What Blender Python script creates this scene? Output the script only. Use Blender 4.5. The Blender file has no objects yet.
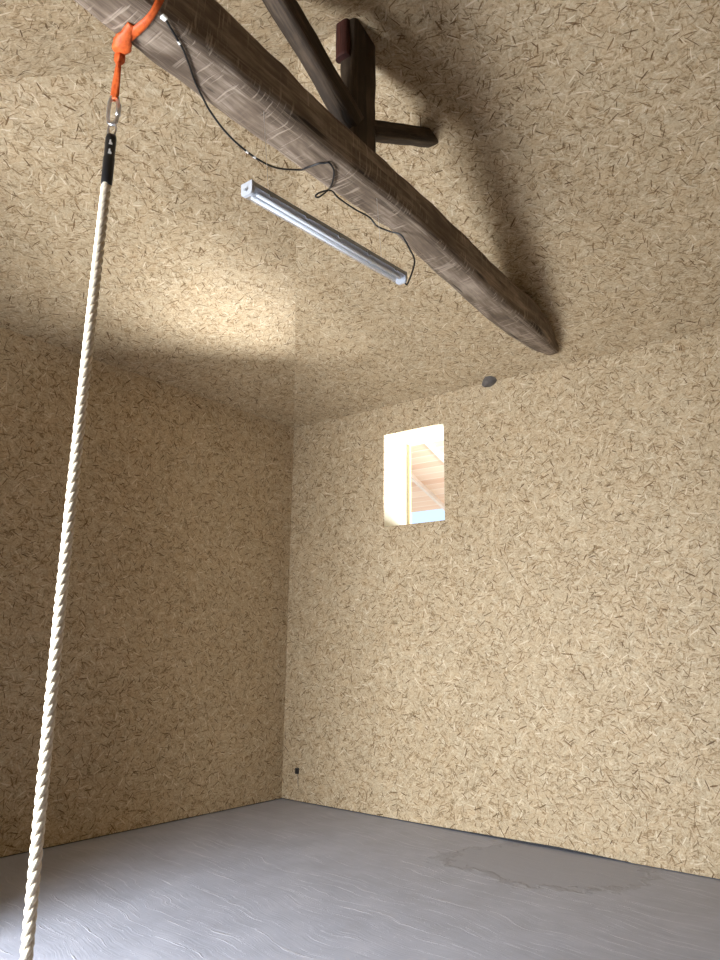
import bpy, bmesh, math, random
from mathutils import Vector, Matrix, noise
from mathutils.bvhtree import BVHTree
random.seed(7)
S = bpy.context.scene
COL = S.collection

# ------------------------------------------------------------------ camera
F_PX, PITCH, ROLL, YAW = 734.13, 0.2257, 0.0127, 2.2408
CAM = Vector((5.9362, -6.1930, 1.6))
fwd = Vector((math.cos(PITCH)*math.cos(YAW), math.cos(PITCH)*math.sin(YAW), math.sin(PITCH)))
right0 = Vector((math.sin(YAW), -math.cos(YAW), 0)); up0 = right0.cross(fwd)
right = right0*math.cos(ROLL) + up0*math.sin(ROLL)
up = -right0*math.sin(ROLL) + up0*math.cos(ROLL)
cd = bpy.data.cameras.new('camera'); cam = bpy.data.objects.new('camera', cd); COL.objects.link(cam)
cd.sensor_fit = 'VERTICAL'; cd.sensor_height = 36.0; cd.sensor_width = 27.0
cd.lens = F_PX/960*36.0; cd.clip_start = 0.05; cd.clip_end = 300
M = Matrix((right, up, -fwd)).transposed().to_4x4(); M.translation = CAM
cam.matrix_world = M
S.camera = cam

# ------------------------------------------------------------------ world, sun, added lamps, exposure
W = bpy.data.worlds.new('sky'); S.world = W; W.use_nodes = True
bg = W.node_tree.nodes['Background']; bg.inputs['Color'].default_value = (0.55, 0.74, 1.0, 1); bg.inputs['Strength'].default_value = 1.3
def light(name, kind, loc, direction, energy, color, size=None, size_y=None, spread=None):
    l = bpy.data.lights.new(name, kind); o = bpy.data.objects.new(name, l); COL.objects.link(o)
    o.location = loc; o.rotation_euler = Vector(direction).to_track_quat('-Z', 'Y').to_euler()
    l.energy = energy; l.color = color
    if size: l.shape = 'RECTANGLE'; l.size = size; l.size_y = size_y
    if spread: l.spread = math.radians(spread)
    return o
sun = light('sun', 'SUN', (8, 6, 8), (-0.72, 0.06, -0.70), 7.5, (1.0, 0.95, 0.86)); sun.data.angle = 0.009
DOOR_LAMP = light('assumed_door_lamp', 'AREA', (2.33, -6.98, 1.22), (0.14, 1, -0.28), 600, (0.90, 0.95, 1.0), 1.42, 2.4)  # lamp added in an assumed doorway behind the viewer, stands in for daylight
SLOPE_LAMP = light('added_slope_lamp', 'AREA', (2.75, 4.0, 1.75), (-1.0, -3.75, 1.75), 190, (0.95, 0.98, 1.0), 0.9, 1.6, 65)  # lamp added outside the small window to brighten the left ceiling slope
S.view_settings.view_transform = 'Standard'; S.view_settings.look = 'None'
S.view_settings.exposure = 0.2; S.view_settings.gamma = 1.0; S.view_settings.use_curve_mapping = False
S.cycles.use_denoising = True; S.cycles.denoising_prefilter = 'NONE'
S.cycles.max_bounces = 10; S.cycles.diffuse_bounces = 8; S.cycles.sample_clamp_indirect = 6

# ------------------------------------------------------------------ node helpers
class NT:
    def __init__(s, tree): s.t = tree
    def n(s, ty, **kw):
        nd = s.t.nodes.new(ty)
        for k, v in kw.items(): setattr(nd, k, v)
        return nd
    def put(s, sock, v):
        if isinstance(v, bpy.types.NodeSocket): s.t.links.new(v, sock)
        elif v is not None: sock.default_value = v
    def math(s, op, a, b=None, c=None, clamp=False):
        nd = s.n('ShaderNodeMath', operation=op); nd.use_clamp = clamp
        s.put(nd.inputs[0], a)
        if b is not None: s.put(nd.inputs[1], b)
        if c is not None: s.put(nd.inputs[2], c)
        return nd.outputs[0]
    def vmath(s, op, a, b=None):
        nd = s.n('ShaderNodeVectorMath', operation=op); s.put(nd.inputs[0], a)
        if b is not None: s.put(nd.inputs[1], b)
        return nd.outputs[0]
    def scale(s, a, k):
        nd = s.n('ShaderNodeVectorMath', operation='SCALE'); s.put(nd.inputs[0], a); s.put(nd.inputs['Scale'], k); return nd.outputs[0]
    def sep(s, v):
        nd = s.n('ShaderNodeSeparateXYZ'); s.put(nd.inputs[0], v); return nd.outputs
    def comb(s, x, y, z=0.0):
        nd = s.n('ShaderNodeCombineXYZ'); s.put(nd.inputs[0], x); s.put(nd.inputs[1], y); s.put(nd.inputs[2], z); return nd.outputs[0]
    def step(s, v, lo, hi):
        nd = s.n('ShaderNodeMapRange', interpolation_type='SMOOTHSTEP'); s.put(nd.inputs[0], v)
        s.put(nd.inputs[1], lo); s.put(nd.inputs[2], hi); return nd.outputs[0]
    def mix(s, f, a, b):
        nd = s.n('ShaderNodeMix', data_type='FLOAT'); s.put(nd.inputs[0], f); s.put(nd.inputs[2], a); s.put(nd.inputs[3], b); return nd.outputs[0]
    def mixc(s, f, a, b, mode='MIX'):
        nd = s.n('ShaderNodeMix', data_type='RGBA', blend_type=mode); s.put(nd.inputs[0], f); s.put(nd.inputs[6], a); s.put(nd.inputs[7], b); return nd.outputs[2]
    def ramp(s, f, stops):
        nd = s.n('ShaderNodeValToRGB'); s.put(nd.inputs[0], f); e = nd.color_ramp.elements
        while len(e) < len(stops): e.new(0.5)
        for k, (p, c) in enumerate(stops): e[k].position = p; e[k].color = (*c, 1)
        return nd.outputs[0]
    def noise(s, v, scale=5, detail=3, rough=0.5, dist=0.0):
        nd = s.n('ShaderNodeTexNoise'); s.put(nd.inputs['Vector'], v); nd.inputs['Scale'].default_value = scale
        nd.inputs['Detail'].default_value = detail; nd.inputs['Roughness'].default_value = rough; nd.inputs['Distortion'].default_value = dist
        return nd.outputs[0]
def material(name):
    m = bpy.data.materials.new(name); m.use_nodes = True
    t = NT(m.node_tree); return m, t, m.node_tree.nodes['Principled BSDF']
def plain(name, col, rough=0.5, metal=0.0, var=0.0, vscale=30):
    m, t, b = material(name); b.inputs['Roughness'].default_value = rough; b.inputs['Metallic'].default_value = metal
    if var:
        tc = t.n('ShaderNodeTexCoord').outputs['Object']
        f = t.noise(tc, vscale, 4)
        t.put(b.inputs['Base Color'], t.ramp(f, [(0.25, [c*(1-var) for c in col]), (0.75, [min(1, c*(1+var)) for c in col])]))
    else: b.inputs['Base Color'].default_value = (*col, 1)
    return m

# ---- OSB: layers of pressed wood strands, each strand one randomly turned Voronoi cell
g = bpy.data.node_groups.new('strand_layer', 'ShaderNodeTree')
for nm in ('Vector',): g.interface.new_socket(nm, in_out='INPUT', socket_type='NodeSocketVector')
for nm in ('Scale', 'OffsetX', 'HalfLength', 'HalfWidth', 'Share', 'Turn'): g.interface.new_socket(nm, in_out='INPUT', socket_type='NodeSocketFloat')
for nm in ('Mask', 'Tone', 'Hue', 'Edge'): g.interface.new_socket(nm, in_out='OUTPUT', socket_type='NodeSocketFloat')
gi = g.nodes.new('NodeGroupInput'); go = g.nodes.new('NodeGroupOutput'); t = NT(g)
co = t.vmath('ADD', t.scale(gi.outputs['Vector'], gi.outputs['Scale']), t.comb(gi.outputs['OffsetX'], gi.outputs['OffsetX']))
vo = t.n('ShaderNodeTexVoronoi', voronoi_dimensions='2D', feature='F1'); t.put(vo.inputs['Vector'], co); vo.inputs['Scale'].default_value = 1.0
d = t.sep(t.vmath('SUBTRACT', co, vo.outputs['Position'])); rgb = t.n('ShaderNodeSeparateColor'); t.put(rgb.inputs[0], vo.outputs['Color'])
r1, r2, r3 = rgb.outputs
ang = t.math('MULTIPLY', t.math('SUBTRACT', r1, 0.5), gi.outputs['Turn'])
c, s_ = t.math('COSINE', ang), t.math('SINE', ang)
u = t.math('ADD', t.math('MULTIPLY', d[0], c), t.math('MULTIPLY', d[1], s_))
v = t.math('SUBTRACT', t.math('MULTIPLY', d[1], c), t.math('MULTIPLY', d[0], s_))
v = t.math('ADD', v, t.math('MULTIPLY', t.math('MULTIPLY', u, u), t.math('MULTIPLY', t.math('SUBTRACT', r2, 0.5), 0.2)))
h2 = t.math('FRACT', t.math('MULTIPLY', r1, 37.7)); h3 = t.math('FRACT', t.math('MULTIPLY', r2, 53.3))
ulen = t.math('MULTIPLY', gi.outputs['HalfLength'], t.math('ADD', 0.55, t.math('MULTIPLY', h2, 0.7)))
un = t.math('DIVIDE', t.math('ABSOLUTE', u), ulen)
wid = t.math('MULTIPLY', t.math('MULTIPLY', gi.outputs['HalfWidth'], t.math('ADD', 0.45, t.math('MULTIPLY', h3, 1.1))), t.math('MAXIMUM', 0.15, t.math('SUBTRACT', 1.0, t.math('MULTIPLY', t.math('MULTIPLY', un, un), 0.45)))); vn = t.math('DIVIDE', v, wid); va = t.math('ABSOLUTE', vn)
m1 = t.math('SUBTRACT', 1.0, t.step(un, 0.85, 1.1)); m2 = t.math('SUBTRACT', 1.0, t.step(va, 0.75, 1.15))
ok = t.math('LESS_THAN', r2, gi.outputs['Share'])
t.put(go.inputs['Mask'], t.math('MULTIPLY', t.math('MULTIPLY', m1, m2), ok))
t.put(go.inputs['Tone'], r3); t.put(go.inputs['Hue'], t.math('FRACT', t.math('MULTIPLY', r3, 17.3)))
t.put(go.inputs['Edge'], t.step(vn, 0.2, 1.0))  # painted shadow line along one side of each strand
def layer(t, vec, scale, off, hl, hw, share, turn=math.pi, after=None):
    if after is not None: off = t.math('MULTIPLY_ADD', after, 1e-6, off)      # evaluated one after another, keeps the shader stack small
    nd = t.n('ShaderNodeGroup'); nd.node_tree = g; t.put(nd.inputs['Vector'], vec)
    for k, val in zip(('Scale', 'OffsetX', 'HalfLength', 'HalfWidth', 'Share', 'Turn'), (scale, off, hl, hw, share, turn)): t.put(nd.inputs[k], val)
    return nd.outputs
OSB_DARK, OSB_MID, OSB_LIGHT = (0.17, 0.115, 0.058), (0.405, 0.315, 0.20), (0.66, 0.57, 0.42)
def osb(name, seed=0.0, k=1.0):
    m, t, b = material(name)
    uv = t.n('ShaderNodeUVMap').outputs[0]
    warp = t.n('ShaderNodeTexNoise'); t.put(warp.inputs['Vector'], uv); warp.inputs['Scale'].default_value = 9; warp.inputs['Detail'].default_value = 1
    vec = t.vmath('ADD', uv, t.scale(t.vmath('SUBTRACT', warp.outputs['Color'], (0.5, 0.5, 0.5)), 0.018))
    tone = t.math('ADD', 0.36, t.math('MULTIPLY', t.noise(vec, 45, 3, 0.6), 0.28)); hue = None
    for i, (sc, hl, hw, sh) in enumerate([(13, .62, .15, 1), (15, .60, .11, 1), (18, .62, .10, .9), (15, .66, .075, .9), (20, .62, .085, .9), (16, .60, .055, .9), (22, .62, .06, .85)]):
        L = layer(t, vec, sc*k, seed + 13.7*i, hl, hw, sh, math.pi if i % 2 else 2.4, tone)
        val = t.math('SUBTRACT', t.math('ADD', 0.20, t.math('MULTIPLY', L[1], 0.54)), t.math('MULTIPLY', L[3], 0.17))
        tone = t.mix(t.math('MULTIPLY', L[0], 0.85), tone, val)
        hue = L[2] if hue is None else t.mix(L[0], hue, L[2])
    fine = t.noise(vec, 62, 4, 0.75)
    tone = t.math('ADD', tone, t.math('MULTIPLY', t.math('SUBTRACT', fine, 0.5), 0.95))
    # pale splinters and dark bark slivers
    L = layer(t, vec, 9*k, seed + 91.3, .36, .034, .5, math.pi, tone); tone = t.mix(t.math('MULTIPLY', L[0], 0.75), tone, 0.95)
    L = layer(t, vec, 11*k, seed + 3.1, .40, .034, .65, math.pi, tone); tone = t.mix(t.math('MULTIPLY', L[0], t.math('ADD', 0.45, t.math('MULTIPLY', L[2], 0.55))), tone, -0.05)
    L = layer(t, vec, 15*k, seed + 23.1, .40, .042, .6, math.pi, tone); tone = t.mix(t.math('MULTIPLY', L[0], t.math('ADD', 0.3, t.math('MULTIPLY', L[2], 0.7))), tone, -0.04)
    L = layer(t, vec, 6.5*k, seed + 57.9, .27, .028, .5, math.pi, tone); tone = t.mix(t.math('MULTIPLY', L[0], t.math('ADD', 0.4, t.math('MULTIPLY', L[2], 0.6))), tone, -0.05)
    big = t.noise(uv, 1.1, 2); tone = t.math('ADD', tone, t.math('MULTIPLY', t.math('SUBTRACT', big, 0.5), 0.12))
    col = t.ramp(tone, [(0.0, (0.09, 0.05, 0.02)), (0.16, OSB_DARK), (0.47, OSB_MID), (0.95, OSB_LIGHT)])
    col = t.mixc(t.math('MULTIPLY', hue, 0.16), col, (0.60, 0.36, 0.16, 1), 'MULTIPLY' if False else 'MIX')
    t.put(b.inputs['Base Color'], col); b.inputs['Roughness'].default_value = 0.62
    b.inputs['Specular IOR Level'].default_value = 0.25
    bp = t.n('ShaderNodeBump'); bp.inputs['Strength'].default_value = 0.35; bp.inputs['Distance'].default_value = 0.004
    t.put(bp.inputs['Height'], tone); t.put(b.inputs['Normal'], bp.outputs[0])
    return m
M_osb_right = osb('osb_board_right', 0.0); M_osb_left = osb('osb_board_left', 31.0); M_osb_ceil = osb('osb_board_ceiling', 67.0)

# ---- old timber, grain along UV.x
def timber(name, dark, mid, light_, marks=0.0):
    m, t, b = material(name); uv = t.n('ShaderNodeUVMap').outputs[0]
    x, y, _ = t.sep(uv)
    gr = t.noise(t.comb(t.math('MULTIPLY', x, 1.6), t.math('MULTIPLY', y, 26)), 1.0, 5, 0.62, 0.6)
    gr2 = t.noise(t.comb(t.math('MULTIPLY', x, 5), t.math('MULTIPLY', y, 110)), 1.0, 4, 0.6)
    blot = t.noise(t.comb(t.math('MULTIPLY', x, 3), t.math('MULTIPLY', y, 7)), 1.0, 4, 0.6)
    f = t.math('ADD', t.math('MULTIPLY', gr, 0.5), t.math('ADD', t.math('MULTIPLY', gr2, 0.28), t.math('MULTIPLY', blot, 0.35)))
    col = t.ramp(f, [(0.38, dark), (0.56, mid), (0.74, light_)])
    crack = t.step(t.noise(t.comb(t.math('MULTIPLY', x, 1.1), t.math('MULTIPLY', y, 16)), 1.0, 3, 0.5, 0.3), 0.605, 0.64)
    crack = t.math('MULTIPLY', crack, t.step(t.noise(t.comb(x, t.math('MULTIPLY', y, 3)), 2.0, 2), 0.45, 0.6))
    col = t.mixc(t.math('MULTIPLY', crack, 0.8), col, (*[c*0.35 for c in dark], 1))
    hgt = t.math('SUBTRACT', f, t.math('MULTIPLY', crack, 0.5))
    if marks:
        ad = t.noise(t.comb(t.math('MULTIPLY', x, 55), t.math('MULTIPLY', y, 7)), 1.0, 2, 0.5)
        am = t.math('MULTIPLY', t.step(ad, 0.55, 0.66), t.step(t.noise(t.comb(x, t.math('MULTIPLY', y, 2.5)), 2.6, 2), 0.42, 0.55))
        col = t.mixc(t.math('MULTIPLY', am, marks), col, (*light_, 1)); hgt = t.math('SUBTRACT', hgt, t.math('MULTIPLY', am, 0.2))
    t.put(b.inputs['Base Color'], col); b.inputs['Roughness'].default_value = 0.7; b.inputs['Specular IOR Level'].default_value = 0.35
    bp = t.n('ShaderNodeBump'); bp.inputs['Strength'].default_value = 0.7; bp.inputs['Distance'].default_value = 0.015
    t.put(bp.inputs['Height'], hgt); t.put(b.inputs['Normal'], bp.outputs[0])
    return m
M_beam = timber('weathered_beam_wood', (0.045, 0.030, 0.019), (0.160, 0.117, 0.083), (0.42, 0.34, 0.265), 0.7)
M_post = timber('dark_timber', (0.012, 0.007, 0.004), (0.046, 0.030, 0.018), (0.135, 0.092, 0.058), 0.0)

# ---- floor
def floor_mat():
    m, t, b = material('trowelled_concrete'); uv = t.n('ShaderNodeUVMap').outputs[0]
    x, y, _ = t.sep(uv)
    wob = t.noise(uv, 1.3, 3); wob2 = t.noise(uv, 9, 3)
    # darker smooth patch of a later pour against the right wall, ragged edge
    dx = t.math('DIVIDE', t.math('SUBTRACT', x, 3.25), 0.72); dy = t.math('DIVIDE', t.math('SUBTRACT', y, -0.42), 0.62)
    dist = t.math('ADD', t.math('SQRT', t.math('ADD', t.math('MULTIPLY', dx, dx), t.math('MULTIPLY', dy, dy))), t.math('ADD', t.math('MULTIPLY', t.math('SUBTRACT', wob2, 0.5), 0.8), t.math('MULTIPLY', t.math('SUBTRACT', wob, 0.5), 1.3)))
    patch = t.math('SUBTRACT', 1.0, t.step(dist, 0.93, 1.03))
    rim = t.math('MULTIPLY', t.step(dist, 0.88, 0.99), t.math('SUBTRACT', 1.0, t.step(dist, 1.0, 1.16)))
    # trowel streaks, mostly along x, bending a little
    yy = t.math('ADD', t.math('ADD', y, t.math('MULTIPLY', x, 0.12)), t.math('MULTIPLY', wob, 0.35))
    st = t.noise(t.comb(t.math('MULTIPLY', x, 1.5), t.math('MULTIPLY', yy, 34)), 1.0, 4, 0.65)
    st2 = t.noise(t.comb(t.math('MULTIPLY', x, 4), t.math('MULTIPLY', yy, 75)), 1.0, 2, 0.5)
    ridge = t.math('MULTIPLY', t.step(st, 0.58, 0.70), t.math('SUBTRACT', 1.0, t.math('MULTIPLY', patch, 0.85)))
    pock = t.step(t.noise(uv, 42, 3, 0.6), 0.62, 0.72)
    mott = t.noise(uv, 3.2, 5, 0.6)
    f = t.math('ADD', t.math('MULTIPLY', mott, 0.6), t.math('MULTIPLY', st, 0.4))
    col = t.ramp(f, [(0.3, (0.295, 0.305, 0.36)), (0.5, (0.365, 0.378, 0.445)), (0.72, (0.44, 0.452, 0.52))])
    col = t.mixc(t.math('MULTIPLY', patch, t.math('ADD', 0.15, t.math('MULTIPLY', mott, 0.7))), col, (0.285, 0.29, 0.335, 1))
    col = t.mixc(t.math('MULTIPLY', rim, t.math('MULTIPLY', wob2, 0.7)), col, (0.20, 0.20, 0.22, 1))
    col = t.mixc(t.math('MULTIPLY', ridge, 0.45), col, (0.54, 0.53, 0.555, 1))
    t.put(b.inputs['Base Color'], col)
    t.put(b.inputs['Roughness'], t.math('ADD', 0.50, t.math('MULTIPLY', mott, 0.2)))
    b.inputs['Specular IOR Level'].default_value = 0.5
    hgt = t.math('ADD', t.math('ADD', t.math('MULTIPLY', ridge, 0.7), t.math('MULTIPLY', t.math('MULTIPLY', st2, 0.3), t.math('SUBTRACT', 1.0, patch))), t.math('ADD', t.math('MULTIPLY', rim, 0.5), t.math('MULTIPLY', pock, 0.25)))
    bp = t.n('ShaderNodeBump'); bp.inputs['Strength'].default_value = 0.8; bp.inputs['Distance'].default_value = 0.006
    t.put(bp.inputs['Height'], hgt); t.put(b.inputs['Normal'], bp.outputs[0])
    return m
M_floor = floor_mat()
M_masonry = plain('rough_masonry', (0.20, 0.18, 0.15), 0.9, 0, 0.3, 8)
M_gap = plain('black_gap_shade', (0.012, 0.012, 0.013), 0.8)  # near-black colour stands for shade in the gap below the left boards
M_gravel = plain('pale_gravel', (0.62, 0.58, 0.52), 0.9, 0, 0.15, 6)

# ------------------------------------------------------------------ mesh helpers
def link(name, bm, mat, parent=None, smooth=False, **props):
    me = bpy.data.meshes.new(name); bm.normal_update(); bm.to_mesh(me); bm.free()
    if mat: me.materials.append(mat)
    if smooth:
        for p in me.polygons: p.use_smooth = True
    o = bpy.data.objects.new(name, me); COL.objects.link(o)
    if parent: o.parent = parent
    for k, val in props.items(): o[k] = val
    return o
def structure(name, bm, mat, parent=None, **kw): return link(name, bm, mat, parent, kind='structure', **kw) if not parent else link(name, bm, mat, parent, **kw)
def thing(name, label, cat, loc=(0, 0, 0), group=None):
    o = bpy.data.objects.new(name, None); COL.objects.link(o); o.location = loc; o['label'] = label; o['category'] = cat
    o.empty_display_size = 0.05
    if group: o['group'] = group
    return o
def box(bm, a, b):
    x0, y0, z0 = a; x1, y1, z1 = b
    v = [bm.verts.new(p) for p in ((x0,y0,z0),(x1,y0,z0),(x1,y1,z0),(x0,y1,z0),(x0,y0,z1),(x1,y0,z1),(x1,y1,z1),(x0,y1,z1))]
    for f in ((3,2,1,0),(4,5,6,7),(0,1,5,4),(1,2,6,5),(2,3,7,6),(3,0,4,7)): bm.faces.new([v[i] for i in f])
    return v
def bevel(bm, w, seg=2): bmesh.ops.bevel(bm, geom=bm.edges[:], offset=w, segments=seg, affect='EDGES', profile=0.6)
def planar_uv(bm, ax, ay, origin=Vector((0,0,0))):
    uv = bm.loops.layers.uv.verify()
    for f in bm.faces:
        for l in f.loops: p = l.vert.co - origin; l[uv].uv = (p.dot(ax), p.dot(ay))
def slab(bm, poly, offset):
    """polygon facing the room plus its copy moved by offset, closed"""
    a = [bm.verts.new(p) for p in poly]; b = [bm.verts.new(Vector(p)+Vector(offset)) for p in poly]
    bm.faces.new(a); bm.faces.new(b[::-1])
    for i in range(len(a)): j = (i+1) % len(a); bm.faces.new((a[j], a[i], b[i], b[j]))
def frames(pts):
    n = len(pts); T = [(pts[min(i+1,n-1)]-pts[max(i-1,0)]).normalized() for i in range(n)]
    ref = Vector((0,0,1)) if abs(T[0].z) < .9 else Vector((1,0,0)); N = (ref - T[0]*ref.dot(T[0])).normalized(); out = []
    for i in range(n):
        N = (N - T[i]*N.dot(T[i])).normalized(); out.append((T[i], N, T[i].cross(N)))
    return out
def tube(bm, pts, rad, seg=8, cap=True, closed=False, flat=1.0):
    """sweep along pts; rad number or list; flat squeezes one axis"""
    pts = [Vector(p) for p in pts]; n = len(pts); fr = frames(pts); rings = []; uv = bm.loops.layers.uv.verify()
    for i, p in enumerate(pts):
        r = rad[i] if isinstance(rad, (list, tuple)) else rad; _, N, B = fr[i]
        rings.append([bm.verts.new(p + N*(r*math.cos(2*math.pi*k/seg)) + B*(r*flat*math.sin(2*math.pi*k/seg))) for k in range(seg)])
    for i in range(n if closed else n-1):
        A, Bq = rings[i], rings[(i+1) % n]
        for k in range(seg): bm.faces.new((A[k], A[(k+1)%seg], Bq[(k+1)%seg], Bq[k]))
    if cap and not closed: bm.faces.new(rings[0][::-1]); bm.faces.new(rings[-1])
    return rings
def smooth_path(pts, n=12):
    pts = [Vector(p) for p in pts]; P = [pts[0]*2-pts[1]] + pts + [pts[-1]*2-pts[-2]]; out = []
    for i in range(1, len(P)-2):
        for k in range(n):
            t = k/n; a, b, c, d = P[i-1], P[i], P[i+1], P[i+2]
            out.append(0.5*((2*b)+(c-a)*t+(2*a-5*b+4*c-d)*t*t+(3*b-a-3*c+d)*t**3))
    out.append(pts[-1]); return out

# ------------------------------------------------------------------ room shell
H, L, WD = 4.194, 10.0, 6.677
APEX = Vector((3.1158, -3.3314, 5.3000)); T = 0.5
X, Y, Z = Vector((1,0,0)), Vector((0,1,0)), Vector((0,0,1))
bm = bmesh.new(); box(bm, (-T, -WD-T, -0.2), (L+T, T, 0.0)); planar_uv(bm, X, Y); structure('floor', bm, M_floor)
# right wall: OSB lining with the window hole and a ragged bottom edge
WX0, WX1, WZ0, WZ1 = 1.352, 2.117, 2.860, 3.873
bm = bmesh.new()
def bottom(x): 
    pts = [(0, .010), (1.8, .012), (2.6, .020), (3.18, .026), (3.758, .042)]
    if x > 3.76: return .008
    for (a, za), (b, zb) in zip(pts, pts[1:]):
        if a <= x <= b: return za + (zb-za)*(x-a)/(b-a)
    return .01
xs = [0, .7, WX0, 1.8, WX1, 2.6, 3.18, 3.759, 3.7601, 4.4, 6, L]
zs = [None, WZ0, WZ1, H+0.02]
for i in range(len(xs)-1):
    for j in range(3):
        if j == 1 and WX0 <= xs[i] < WX1: continue
        z0a, z0b = (bottom(xs[i]), bottom(xs[i+1])) if j == 0 else (zs[j], zs[j])
        slab(bm, [(xs[i], 0, z0a), (xs[i+1], 0, z0b), (xs[i+1], 0, zs[j+1]), (xs[i], 0, zs[j+1])], (0, 0.018, 0))
planar_uv(bm, X, Z); structure('wall_right', bm, M_osb_right)
bm = bmesh.new()
for a, b in (((-T, 0.03, 0), (WX0-.02, T, H+.4)), ((WX1+.02, 0.03, 0), (L+T, T, H+.4)), ((WX0-.02, 0.03, 0), (WX1+.02, T, WZ0-.02)), ((WX0-.02, 0.03, WZ1+.02), (WX1+.02, T, H+.4))): box(bm, a, b)
structure('wall_right_masonry', bm, M_masonry)
# left wall: OSB lining on masonry
bm = bmesh.new(); slab(bm, [(0, -WD, .010), (0, 0, .010), (0, 0, H+.02), (0, -WD, H+.02)], (-0.018, 0, 0))
planar_uv(bm, Y, Z); structure('wall_left', bm, M_osb_left)
bm = bmesh.new(); box(bm, (-T, -WD-T, 0), (-.03, T, H+.4)); structure('wall_left_masonry', bm, M_masonry)
# front wall behind the viewer with an assumed barn door: open, with a leaf added to shade the left side
DX0, DX1, DZ = 1.62, 3.06, 3.10
bm = bmesh.new()
for x0, x1, z0, z1 in ((0, DX0, 0, DZ), (DX1, L, 0, DZ), (0, L, DZ, H+.02)): slab(bm, [(x0, -WD, z0), (x0, -WD, z1), (x1, -WD, z1), (x1, -WD, z0)], (0, -T, 0))
planar_uv(bm, X, Z); structure('wall_front', bm, M_osb_right)
bm = bmesh.new(); slab(bm, [(L, 0, 0), (L, -WD, 0), (L, -WD, H+.02), (L, APEX.y, APEX.z+.02), (L, 0, H+.02)], (T, 0, 0)); planar_uv(bm, Y, Z); structure('wall_end', bm, M_osb_left)
# near-black strips put the shade of the gap under the boards into colour
bm = bmesh.new(); box(bm, (0, .0185, 0), (L, .03, .07)); structure('trim_1', bm, plain('dark_gap_shade', (0.025, 0.025, 0.028), 0.85))
bm = bmesh.new(); box(bm, (-.03, -WD, 0), (-.0185, .0, .07)); structure('trim_2', bm, M_gap)
# ceiling: three slopes of the hipped roof, lined with OSB
E1 = Vector((L, APEX.y, APEX.z))
def slope(name, poly, ax):
    bm = bmesh.new(); slab(bm, poly, (0, 0, 0.16)); n = (Vector(poly[1])-Vector(poly[0])).cross(Vector(poly[2])-Vector(poly[0])).normalized()
    planar_uv(bm, ax, n.cross(ax)); return structure(name, bm, M_osb_ceil)
slope('ceiling', [Vector((0,0,H)), APEX, E1, Vector((L,0,H))], X)
slope('ceiling_left', [Vector((0,-WD,H)), APEX, Vector((0,0,H))], Y)
slope('ceiling_front', [APEX, Vector((0,-WD,H)), Vector((L,-WD,H)), E1], X)

# window: deep board-lined reveal, open to the yard, thin yellow stop batten at the outer edge
M_lining = plain('pale_board_lining', (0.62, 0.575, 0.44), 0.7, 0, 0.10, 40)
M_stop = plain('yellow_pine_batten', (0.72, 0.58, 0.28), 0.6, 0, 0.1, 30)
bm = bmesh.new()
box(bm, (WX0-.02, 0.018, WZ0), (WX0, T+.02, WZ1)); box(bm, (WX1, 0.018, WZ0), (WX1+.02, T+.02, WZ1))
box(bm, (WX0-.02, 0.018, WZ1), (WX1+.02, T+.02, WZ1+.02)); box(bm, (WX0-.02, 0.018, WZ0-.02), (WX1+.02, T+.02, WZ0))
win = structure('window_1', bm, M_lining)
bm = bmesh.new(); box(bm, (WX0, T-.03, WZ0), (WX0+.018, T, WZ1)); link('stop_batten', bm, M_stop, win, label='yellow pine batten')

bm = bmesh.new(); box(bm, (DX0-.05, -WD+.01, .02), (DX0-.005, -4.62, DZ-.02)); uvl = planar_uv(bm, Z, Y); d1 = structure('added_door_leaf', bm, M_post)  # unseen leaf, added to block door light from the left wall and slope
for z in (.35, 1.5, 2.65):
    bm = bmesh.new(); box(bm, (DX0-.075, -WD+.03, z-.06), (DX0-.05, -4.66, z+.06)); planar_uv(bm, Y, Z); link('ledge', bm, M_post, d1)

# ------------------------------------------------------------------ yard and lean-to seen through the window
bm = bmesh.new(); box(bm, (-30, -30, -0.5), (40, 40, -0.2)); planar_uv(bm, X, Y); structure('ground_outside', bm, M_gravel)
def plank_mat():
    m, t, b = material('orange_roof_boarding'); tc = t.n('ShaderNodeTexCoord').outputs['Object']; x, y, z = t.sep(tc)
    row = t.math('DIVIDE', y, 0.13); idx = t.math('FLOOR', row); fr = t.math('FRACT', row)
    n = t.n('ShaderNodeTexWhiteNoise', noise_dimensions='1D'); t.put(n.inputs['W'], idx)
    f = t.math('ADD', t.math('MULTIPLY', n.outputs[0], 0.6), t.math('MULTIPLY', t.noise(t.comb(t.math('MULTIPLY', x, 2), t.math('MULTIPLY', y, 25)), 1, 3), 0.5))
    col = t.ramp(f, [(0.2, (0.68, 0.44, 0.31)), (0.9, (0.80, 0.62, 0.48))])
    col = t.mixc(t.math('SUBTRACT', 1.0, t.step(fr, 0.0, 0.14)), col, (0.82, 0.72, 0.64, 1))
    t.put(b.inputs['Base Color'], col); b.inputs['Roughness'].default_value = 0.8; return m
KS = 0.35; ZR = 4.755
lean = thing('lean_to_roof', 'orange boarded lean-to roof with pale rafters seen through the small window', 'roof', (0.25, 1.8, 3.7))
def lp(x, y, dz=0.0): return Vector((x, y, ZR-KS*y+dz)) - Vector(lean.location)
bm = bmesh.new(); slab(bm, [lp(-3, .55), lp(-3, 3.1), lp(3.2, 3.1), lp(3.2, .55)], (0, 0, .03)); link('boarding', bm, plank_mat(), lean)
M_raft = plain('pale_rafter_wood', (0.74, 0.64, 0.56), 0.7, 0, 0.08, 20)
for k in range(8):
    x = -2.55 + .70*k; bm = bmesh.new(); slab(bm, [lp(x-.025, .55, -.06), lp(x+.025, .55, -.06), lp(x+.025, 3.1, -.06), lp(x-.025, 3.1, -.06)], (0, 0, .06)); link('rafter', bm, M_raft, lean)
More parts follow.
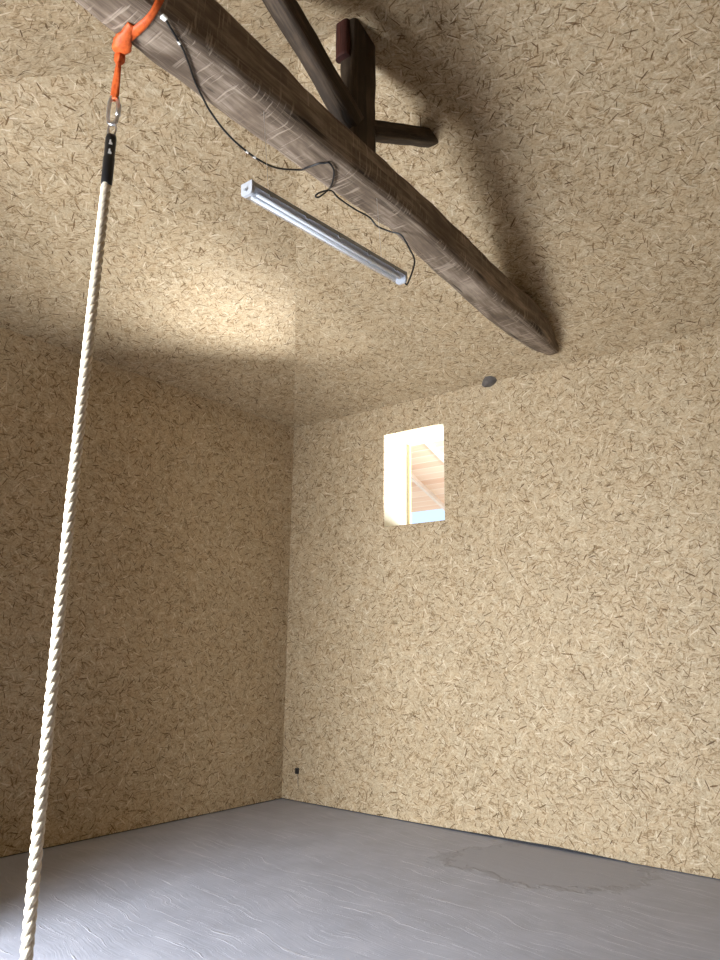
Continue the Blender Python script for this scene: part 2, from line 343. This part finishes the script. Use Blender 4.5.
for x in (-2.9, 3.1):
    bm = bmesh.new(); p = lp(x, 3.0); box(bm, (p.x-.06, p.y-.06, -.2-lean.location.z), (p.x+.06, p.y+.06, p.z)); link('post', bm, M_raft, lean)

# ------------------------------------------------------------------ roof truss
truss = thing('roof_truss', 'old dark timber roof truss with one long rough-hewn tie beam under the ceiling', 'beam', (3.6, -3.25, 4.27))
def loc(p): return Vector(p) - Vector(truss.location)
BY = [-6.66, -5.2, -4.7, -4.3, -3.9, -3.4, -2.9, -2.3, -1.6, -1.0, -0.6, -0.35, -0.24]
BX = [3.63, 3.62, 3.61, 3.60, 3.60, 3.59, 3.58, 3.55, 3.50, 3.46, 3.44, 3.43, 3.428]
BZ = [4.19, 4.225, 4.247, 4.276, 4.258, 4.266, 4.288, 4.284, 4.286, 4.306, 4.306, 4.288, 4.275]
BR = [.150, .150, .154, .157, .146, .142, .124, .130, .144, .149, .128, .093, .055]
def interp(v, a, b):
    if v <= a[0]: return b[0]
    for i in range(len(a)-1):
        if v <= a[i+1]: t = (v-a[i])/(a[i+1]-a[i]); return b[i]+(b[i+1]-b[i])*t
    return b[-1]
def smooth_interp(v, a, b, w=.22): return sum(interp(max(a[0], min(a[-1], v+k*w/3)), a, b) for k in (-3,-2,-1,0,1,2,3))/7
def log_mesh(stations, seg, power, uvs=1.0, rough=.012, seed=0.0):
    """stations: (centre, axis_u, axis_v, ru, rv); closed hewn timber with UV.x along the grain"""
    bm = bmesh.new(); uv = bm.loops.layers.uv.verify(); rings = []; ln = [0.0]; sv = Vector((seed, seed*1.7, -seed))
    for (a, *_), (b, *_) in zip(stations, stations[1:]): ln.append(ln[-1] + (b-a).length)
    for i, (c, U, V, ru, rv) in enumerate(stations):
        ring = []
        for k in range(seg):
            th = 2*math.pi*k/seg; cs, sn = math.cos(th), math.sin(th)
            q = U*(ru*math.copysign(abs(cs)**(2/power), cs)) + V*(rv*math.copysign(abs(sn)**(2/power), sn))
            p = c + q; dn = q.normalized()
            nz = noise.noise(Vector((p.x*5, p.y*2.2, p.z*5)) + sv)*rough + noise.noise(Vector((p.x*16, p.y*7, p.z*16)) + sv)*rough*.45
            ring.append(bm.verts.new(p + dn*nz))
        rings.append(ring)
    for i in range(len(rings)-1):
        for k in range(seg):
            k2 = (k+1) % seg; f = bm.faces.new((rings[i][k], rings[i][k2], rings[i+1][k2], rings[i+1][k])); f.smooth = True
            for l, (ii, kk) in zip(f.loops, ((i,k),(i,k+1),(i+1,k+1),(i+1,k))): l[uv].uv = (ln[ii]*uvs + seed, kk/seg*(2*math.pi*stations[0][3]))
    for ring, rev in ((rings[0], True), (rings[-1], False)):
        f = bm.faces.new(ring[::-1] if rev else ring)
        for l in f.loops: l[uv].uv = (l.vert.co.x*.3, l.vert.co.z)
    bmesh.ops.recalc_face_normals(bm, faces=bm.faces[:]); return bm
st = []
N = 150
for i in range(N+1):
    y = BY[0] + (BY[-1]-BY[0])*i/N; r = smooth_interp(y, BY, BR, .12)
    st.append((loc((smooth_interp(y, BY, BX), y, smooth_interp(y, BY, BZ))), X, Z, r*.91, r*1.0))
bm = log_mesh(st, 48, 4.2, rough=.016); bm.normal_update()
beam_tree = BVHTree.FromBMesh(bm)
link('tie_beam', bm, M_beam, truss)
def timber_between(name, a, b, U, V, ru, rv, power=6, n=30, taper=1.0, seed=1.0, prof=None, **pr):
    a, b = Vector(a), Vector(b); s = []
    for i in range(n+1):
        t = i/n; k = prof(t) if prof else 1+(taper-1)*t
        s.append((loc(a.lerp(b, t)), U, V, ru*k, rv*k))
    return link(name, log_mesh(s, 28, power, seed=seed, rough=.008), M_post, truss, **pr)
# king post: from the beam up to the ridge, wider head
timber_between('king_post', (3.555, -3.235, 4.33), (3.545, -3.25, 5.42), X, Y, .055, .105, 7, 34, seed=3.3, prof=lambda t: 1.0 + .10*max(0, min(1, (t-.45)/.15)))
timber_between('side_board', (3.527, -3.37, 5.03), (3.525, -3.375, 5.36), X, Y, .045, .025, 3, 12, seed=2.2, label='dark red stained board on the king post').data.materials[0] = timber('red_stained_wood', (0.015, 0.004, 0.003), (0.048, 0.011, 0.007), (0.12, 0.035, 0.02))
du = Vector((0, -.95, .59)).normalized()
timber_between('brace', (3.56, -3.30, 4.60), (3.54, -4.25, 5.19), X, Vector((0, du.z, -du.y)), .062, .072, 4, 34, seed=5.1, label='long brace rising left of the king post')
dv = Vector((0, .80, .43)).normalized()
timber_between('brace', (3.555, -3.16, 4.66), (3.555, -2.36, 5.09), X, Vector((0, -dv.z, dv.y)), .055, .052, 5, 24, seed=8.4, label='short brace right of the king post')

def ray_to(px, py):
    return (fwd + right*((px-360)/F_PX) - up*((py-480)/F_PX)).normalized()
def on_beam(px, py, off=0.006):
    o = CAM - Vector(truss.location); h = beam_tree.ray_cast(o, ray_to(px, py))
    return h[0] + h[1]*(off if h[1].dot(ray_to(px, py)) < 0 else -off) + Vector(truss.location) if h[0] else None
def on_x(px, py, x): d = ray_to(px, py); return CAM + d*((x-CAM.x)/d.x)

# ------------------------------------------------------------------ lamp under the beam
M_tray = plain('grey_lamp_tray', (0.38, 0.40, 0.43), 0.45, 0, 0.05, 40)
M_refl = plain('grey_white_lamp_reflector', (0.46, 0.48, 0.52), 0.35)
M_tube = plain('unlit_tube_glass', (0.90, 0.92, 0.95), 0.18)
M_steel = plain('bright_steel', (0.78, 0.79, 0.82), 0.34, 1.0)
m, t, b = material('clear_lamp_cover'); tr = t.n('ShaderNodeBsdfTransparent'); tr.inputs[0].default_value = (0.95, 0.97, 1, 1)
gl = t.n('ShaderNodeBsdfGlossy'); gl.inputs['Roughness'].default_value = 0.12; df = t.n('ShaderNodeBsdfDiffuse'); df.inputs[0].default_value = (0.75, 0.80, 0.86, 1)
mx = t.n('ShaderNodeMixShader'); mx.inputs[0].default_value = 0.5; t.put(mx.inputs[1], gl.outputs[0]); t.put(mx.inputs[2], df.outputs[0])
mx2 = t.n('ShaderNodeMixShader'); mx2.inputs[0].default_value = 0.22; t.put(mx2.inputs[1], tr.outputs[0]); t.put(mx2.inputs[2], mx.outputs[0])
t.put(m.node_tree.nodes['Material Output'].inputs['Surface'], mx2.outputs[0]); M_cover = m
LA, LB = Vector((3.66, -4.185, 3.655)), Vector((3.66, -2.945, 3.735))
lamp = thing('fluorescent_light', 'long unlit grey fluorescent batten light hanging under the tie beam', 'light', (LA+LB)/2)
ax = (LB-LA).normalized(); lz = X.cross(ax).normalized()
if lz.z < 0: lz = -lz
lamp.scale = (.84, 1, .84); lamp.rotation_euler = (math.atan2(ax.z, ax.y), 0, 0); HL = (LB-LA).length/2
bm = bmesh.new(); box(bm, (-.040, -HL, .008), (.040, HL, .036)); bevel(bm, .008); box(bm, (-.0455, -HL+.004, .0), (.0455, HL-.004, .009)); link('tray', bm, M_tray, lamp)
bm = bmesh.new(); slab(bm, [(-.038, -HL+.02, .0), (-.009, -HL+.02, -.014), (.009, -HL+.02, -.014), (.038, -HL+.02, .0)], (0, 2*HL-.04, 0)); link('reflector', bm, M_refl, lamp)
for s in (-1, 1):
    bm = bmesh.new(); tube(bm, [(s*.021, -HL+.05, -.022), (s*.021, HL-.05, -.022)], .011, 14); link('tube', bm, M_tube, lamp, smooth=True)
def cover_prof(w=.0425, dpt=.043, n=14):
    return [(w*math.copysign(abs(math.cos(math.pi*i/n))**.5, math.cos(math.pi*i/n)), -dpt*math.sin(math.pi*i/n)**.5) for i in range(n+1)]
bm = bmesh.new(); pr = cover_prof(); rr = [[bm.verts.new((x, y, z)) for x, z in pr] for y in (-HL+.012, HL-.012)]
for k in range(len(pr)-1): bm.faces.new((rr[0][k], rr[0][k+1], rr[1][k+1], rr[1][k]))
link('cover', bm, M_cover, lamp, smooth=True)
for s in (-1, 1):
    bm = bmesh.new(); pp = cover_prof(.043, .044)
    slab(bm, [(x, s*(HL-.014), z) for x, z in pp] + [(-.043, s*(HL-.014), .034), (.043, s*(HL-.014), .034)], (0, s*.016, 0)); e = link('end_cap', bm, M_refl, lamp)
    bm = bmesh.new(); tube(bm, [(0, s*HL, -.016), (0, s*(HL+.016), -.016)], .008, 12); link('cable_gland', bm, M_tray, e)
for k in range(5):
    y = -HL + .12 + k*(2*HL-.24)/4
    for s in (-1, 1):
        bm = bmesh.new(); box(bm, (s*.046-.003, y-.012, -.012), (s*.046+.003, y+.012, .022)); bevel(bm, .0015, 1); link('clip', bm, M_tray, lamp)
for yy in (-HL+.14, HL-.2):
    top = Vector((LA+LB)/2) + ax*yy; bm = bmesh.new(); zz = (4.135 - top.z)/.84
    tube(bm, [(0, yy, .04), (0, yy-zz*ax.z*.84, zz)], .0011, 6); link('hanger_wire', bm, M_steel, lamp)

# ------------------------------------------------------------------ power cable
M_cable = plain('black_cable_rubber', (0.012, 0.012, 0.014), 0.4)
M_white = plain('white_plastic', (0.80, 0.80, 0.78), 0.5)
pts = []
def along(chain, step=5.0):
    out = []
    for (x0, y0), (x1, y1) in zip(chain, chain[1:]):
        n = max(1, int(math.hypot(x1-x0, y1-y0)/step)); out += [(x0+(x1-x0)*k/n, y0+(y1-y0)*k/n) for k in range(n)]
    return out + [chain[-1]]
for q in along([(163, 16), (168, 23), (175, 34), (183, 47), (189, 62), (192, 72)]):
    h = on_beam(*q, .010)
    if h: pts.append(h)
for q, x in (((196, 84), 3.550), ((204, 100), 3.500), ((210, 111), 3.470), ((224, 130), 3.455), ((240, 146), 3.455), ((259, 160), 3.45), ((277, 168), 3.445)): pts.append(on_x(*q, x))
for q in along([(296, 169.5), (306, 166), (319, 161.5), (329, 161), (333.5, 168), (333.5, 176), (331, 184)]):
    h = on_beam(*q, .012)
    if h: pts.append(h)
for q, x in (((328, 190), 3.44), ((319, 197), 3.45), ((315.5, 196), 3.45), ((320, 192.5), 3.45), ((331, 190.5), 3.43)): pts.append(on_x(*q, x))
for p in ((3.42, -3.26, 4.20), (3.415, -3.1, 4.21)): pts.append(Vector(p))
for q, x in (((369, 217), 3.43), ((377, 226), 3.45), ((390, 231.5), 3.50), ((401, 235), 3.56), ((409, 248), 3.60), ((414.5, 262), 3.64)): pts.append(on_x(*q, x))
pts.append(LB + ax*.06 - lz*.010); pts.append(LB + ax*.022 - lz*.016)
cable = thing('power_cable', 'thin black power cable looping along the tie beam down to the fluorescent light', 'cable', pts[8])
off = Vector(cable.location); path = smooth_path(pts, 8)
bm = bmesh.new(); tube(bm, [p-off for p in path], .0052, 8); link('cord', bm, M_cable, cable, smooth=True)
for i, (q, x) in enumerate((((247, 152), 3.458), ((254, 157), 3.456), ((178, 41), None))):
    p = on_x(*q, x) if x else on_beam(*q, .006)
    p = min(path, key=lambda s: (s-p).length); j = path.index(p); a = path[max(0, j-1)]; b = path[min(len(path)-1, j+1)]
    dd = (b-a).normalized(); bm = bmesh.new(); tube(bm, [p-off-dd*.008, p-off+dd*.008], .0068, 10); link('tape_ring', bm, M_white, cable, label='white tape ring')
p = pts[0]; bm = bmesh.new(); box(bm, (p.x-off.x-.012, p.y-off.y-.012, p.z-off.z-.010), (p.x-off.x+.012, p.y-off.y+.012, p.z-off.z+.004)); bevel(bm, .003, 1); link('cable_clip', bm, M_white, cable, label='white cable clip')

# ------------------------------------------------------------------ orange sling, carabiner, climbing rope
RX, RY = 3.47, -4.768
def web_mat():
    m, t, b = material('orange_webbing'); tc = t.n('ShaderNodeTexCoord').outputs['Object']
    f = t.noise(tc, 60, 3); t.put(b.inputs['Base Color'], t.ramp(f, [(0.3, (0.48, 0.068, 0.010)), (0.7, (0.70, 0.135, 0.022))])); b.inputs['Roughness'].default_value = 0.55
    wv = t.noise(tc, 350, 1); bp = t.n('ShaderNodeBump'); bp.inputs['Strength'].default_value = 0.3; bp.inputs['Distance'].default_value = .002; t.put(bp.inputs['Height'], wv); t.put(b.inputs['Normal'], bp.outputs[0]); return m
M_web = web_mat()
sling = thing('sling', 'orange webbing sling knotted round the tie beam above the rope', 'strap', (RX, RY, 4.05))
so = Vector(sling.location)
bm = bmesh.new(); rings = []
for k in range(48):
    th = 2*math.pi*k/48; y = RY - .01 + .012*math.sin(th); c = Vector((smooth_interp(y, BY, BX), y, smooth_interp(y, BY, BZ))); r = smooth_interp(y, BY, BR, .12) + .010
    cs, sn = math.cos(th), math.sin(th); w = .017 + .004*math.sin(3*th+1)
    q = Vector((r*.95*math.copysign(abs(cs)**(2/3.0), cs), 0, r*1.05*math.copysign(abs(sn)**(2/3.0), sn))); nrm = q.normalized()
    P = c + q - so
    rings.append([bm.verts.new(P + Vector((0, sy*w, 0)) + nrm*(so_*.003)) for sy, so_ in ((-1, -1), (-.35, 1.2), (.35, .2), (1, 1), (1, 0), (-1, -2))])
for k in range(48):
    A, B = rings[k], rings[(k+1) % 48]
    for j in range(6): bm.faces.new((A[j], A[(j+1) % 6], B[(j+1) % 6], B[j]))
bmesh.ops.recalc_face_normals(bm, faces=bm.faces[:]); link('loop', bm, M_web, sling, smooth=True)
def wrinkled(bm, prof, seg=28, folds=5, amp=.14, ph=0.0):
    """prof: (dx, dy, z, rx, ry)"""
    dense = []
    for a, b in zip(prof, prof[1:]):
        for k in range(6): t = k/6; t = t*t*(3-2*t); dense.append([p+(q-p)*t for p, q in zip(a, b)])
    dense.append(list(prof[-1])); rings = []
    for i, (dx, dy, z, rx, ry) in enumerate(dense):
        ring = []
        for k in range(seg):
            th = 2*math.pi*k/seg; w = 1 + amp*math.sin(folds*th + ph + z*18) + amp*.5*math.sin((folds+3)*th - z*30)
            ring.append(bm.verts.new((RX+dx+rx*w*math.cos(th)-so.x, RY+dy+ry*w*math.sin(th)-so.y, z-so.z)))
        rings.append(ring)
    for a, b in zip(rings, rings[1:]):
        for k in range(seg): bm.faces.new((a[k], b[k], b[(k+1) % seg], a[(k+1) % seg]))
    bm.faces.new(rings[0]); bm.faces.new(rings[-1][::-1]); bmesh.ops.recalc_face_normals(bm, faces=bm.faces[:])
bm = bmesh.new(); gpth = smooth_path([(RX+.15, RY-.05, 4.082), (RX+.11, RY-.04, 4.072), (RX+.07, RY-.03, 4.066), (RX+.03, RY-.012, 4.062), (RX+.005, RY, 4.064), (RX, RY, 4.055)], 5)
grad = [.009 + .012*math.exp(-((i/25-.52)/.24)**2) for i in range(len(gpth))]
tube(bm, [p-so for p in gpth], grad, 20, flat=1.9)
for v_ in bm.verts: n_ = noise.noise(v_.co*45); v_.co += Vector((n_*.004, n_*.005, n_*.004))
link('gathered_end', bm, M_web, sling, smooth=True)
bm = bmesh.new(); wrinkled(bm, [(.0, 0, 4.075, .012, .013), (.003, 0, 4.055, .020, .021), (.002, .0, 4.03, .019, .020), (.0, 0, 4.012, .011, .012)], folds=3, amp=.2); link('knot', bm, M_web, sling, smooth=True)
bm = bmesh.new(); wrinkled(bm, [(.0, 0, 4.02, .011, .010), (-.001, 0, 3.985, .017, .012), (-.004, 0, 3.93, .022, .011), (-.006, 0, 3.87, .023, .012), (-.005, 0, 3.835, .018, .011)], folds=2, amp=.12); link('tail', bm, M_web, sling, smooth=True)

kz0, kz1 = 3.715, 3.848
kara = thing('carabiner', 'silver steel carabiner between the orange sling and the rope', 'carabiner', (RX-.004, RY, (kz0+kz1)/2))
hh = (kz1-kz0)/2; ov = []; wv = Vector((.80, .60, 0))
for k in range(40):
    th = 2*math.pi*k/40; cs, sn = math.cos(th), math.sin(th)
    ov.append(wv*(.021*math.copysign(abs(cs)**.7, cs)) + Vector((0, 0, hh*math.copysign(abs(sn)**.75, sn))))
bm = bmesh.new(); tube(bm, ov[6:36], .0085, 10); tube(bm, [ov[33], ov[36], ov[39], ov[2], ov[8]], .0078, 10); link('frame', bm, M_steel, kara, smooth=True)
bm = bmesh.new(); tube(bm, [wv*.021+Vector((0,0,-.026)), wv*.021+Vector((0,0,.026))], .0108, 12); link('screw_gate', bm, M_steel, kara, smooth=True)

def rope_mat():
    m, t, b = material('cream_hemp_rope'); uv = t.n('ShaderNodeUVMap').outputs[0]; tc = t.n('ShaderNodeTexCoord').outputs['Object']
    f = t.noise(tc, 140, 4, 0.6); t.put(b.inputs['Base Color'], t.ramp(f, [(0.25, (0.60, 0.50, 0.36)), (0.7, (0.82, 0.745, 0.61))])); b.inputs['Roughness'].default_value = 0.85
    bp = t.n('ShaderNodeBump'); bp.inputs['Strength'].default_value = 0.4; bp.inputs['Distance'].default_value = .002; t.put(bp.inputs['Height'], t.noise(tc, 420, 2)); t.put(b.inputs['Normal'], bp.outputs[0]); return m
M_rope = rope_mat(); M_sleeve = plain('black_heat_shrink', (0.01, 0.01, 0.011), 0.38)
rope = thing('climbing_rope', 'thick twisted cream climbing rope hanging from the orange sling', 'rope', (RX, RY, 0.12))
bm = bmesh.new(); z0, z1 = 0.0, 3.46-.12; LEAD = .112; n = int((z1-z0)/.0085)
for s in range(3):
    P = []
    for i in range(n+1):
        z = z0 + (z1-z0)*i/n; a = 2*math.pi*(z/LEAD + s/3); bow = -.012*math.sin(math.pi*z/z1)
        P.append(Vector((.0098*math.cos(a)+bow*.8, .0098*math.sin(a)+bow*.6, z)))
    tube(bm, P, .0115, 12)
link('rope', bm, M_rope, rope, smooth=True)
bm = bmesh.new(); tube(bm, [(0,0,3.425-.12),(0,0,3.43-.12),(.0,0,3.50-.12),(0,0,3.55-.12),(0,0,3.555-.12),(0,0,3.64-.12),(0,0,3.655-.12),(0,0,3.66-.12)], [.018,.0225,.0225,.0235,.0215,.0225,.020,.012], 24)
sl = link('sleeve', bm, M_sleeve, rope, smooth=True)
dv_ = Vector((CAM.x-RX, CAM.y-RY, 0)).normalized(); sd = Vector((-dv_.y, dv_.x, 0))
for zc, w in ((3.613, .007), (3.570, .007)):
    bm = bmesh.new(); c = dv_*.0226 + Vector((0, 0, zc-.12))
    slab(bm, [c + sd*a + Z*z - dv_*(abs(a)*.18) for a, z in ((-w, -.011), (w, -.011), (w, -.004), (.2*w, .002), (.1*w, .011), (-.7*w, .010))], dv_*.0010)
    bmesh.ops.recalc_face_normals(bm, faces=bm.faces[:]); link('printed_mark', bm, M_white, sl, label='small white printed mark')
bm = bmesh.new(); P = []
for k in range(17):
    a = math.pi*k/16; P.append(wv*(.017*math.cos(a)) + Vector((0, 0, 3.685-.12 + .038*math.sin(a))))
P = [wv*.010 + Vector((0,0,3.65-.12))] + P + [wv*-.010 + Vector((0,0,3.65-.12))]
tube(bm, P, .0042, 8); link('thimble', bm, M_steel, rope, smooth=True)

# ------------------------------------------------------------------ small things on the right wall
M_stub = plain('slate_grey_stone', (0.11, 0.095, 0.085), 0.8, 0, 0.35, 20)
bm = bmesh.new(); bmesh.ops.create_icosphere(bm, subdivisions=2, radius=1)
for v_ in bm.verts:
    n_ = noise.noise(v_.co*1.3+Vector((3, 1, 2))); v_.co = Vector((v_.co.x*.075*(1+.3*n_) - v_.co.z*.02, v_.co.y*.07, v_.co.z*.058*(1+.3*n_)))
stub = link('stone', bm, M_stub, None, label='small dark grey stone poking out where ceiling meets the right wall', category='stone'); stub.location = (2.675, -.03, 4.20); stub.rotation_euler = (0, -.9, 0)
conn = thing('cable_stub', 'small black cable end sticking out of the right wall low by the corner', 'cable', (.225, 0, .31))
bm = bmesh.new(); box(bm, (-.020, -.024, -.030), (.020, .004, .030)); bevel(bm, .005, 2); link('plug', bm, M_cable, conn)
bm = bmesh.new(); tube(bm, [(.012, -.012, -.025), (.016, -.010, -.06), (.013, -.006, -.11), (.016, -.004, -.15)], .0028, 6); link('wire', bm, plain('grey_wire', (.12, .11, .10), .6), conn, smooth=True)
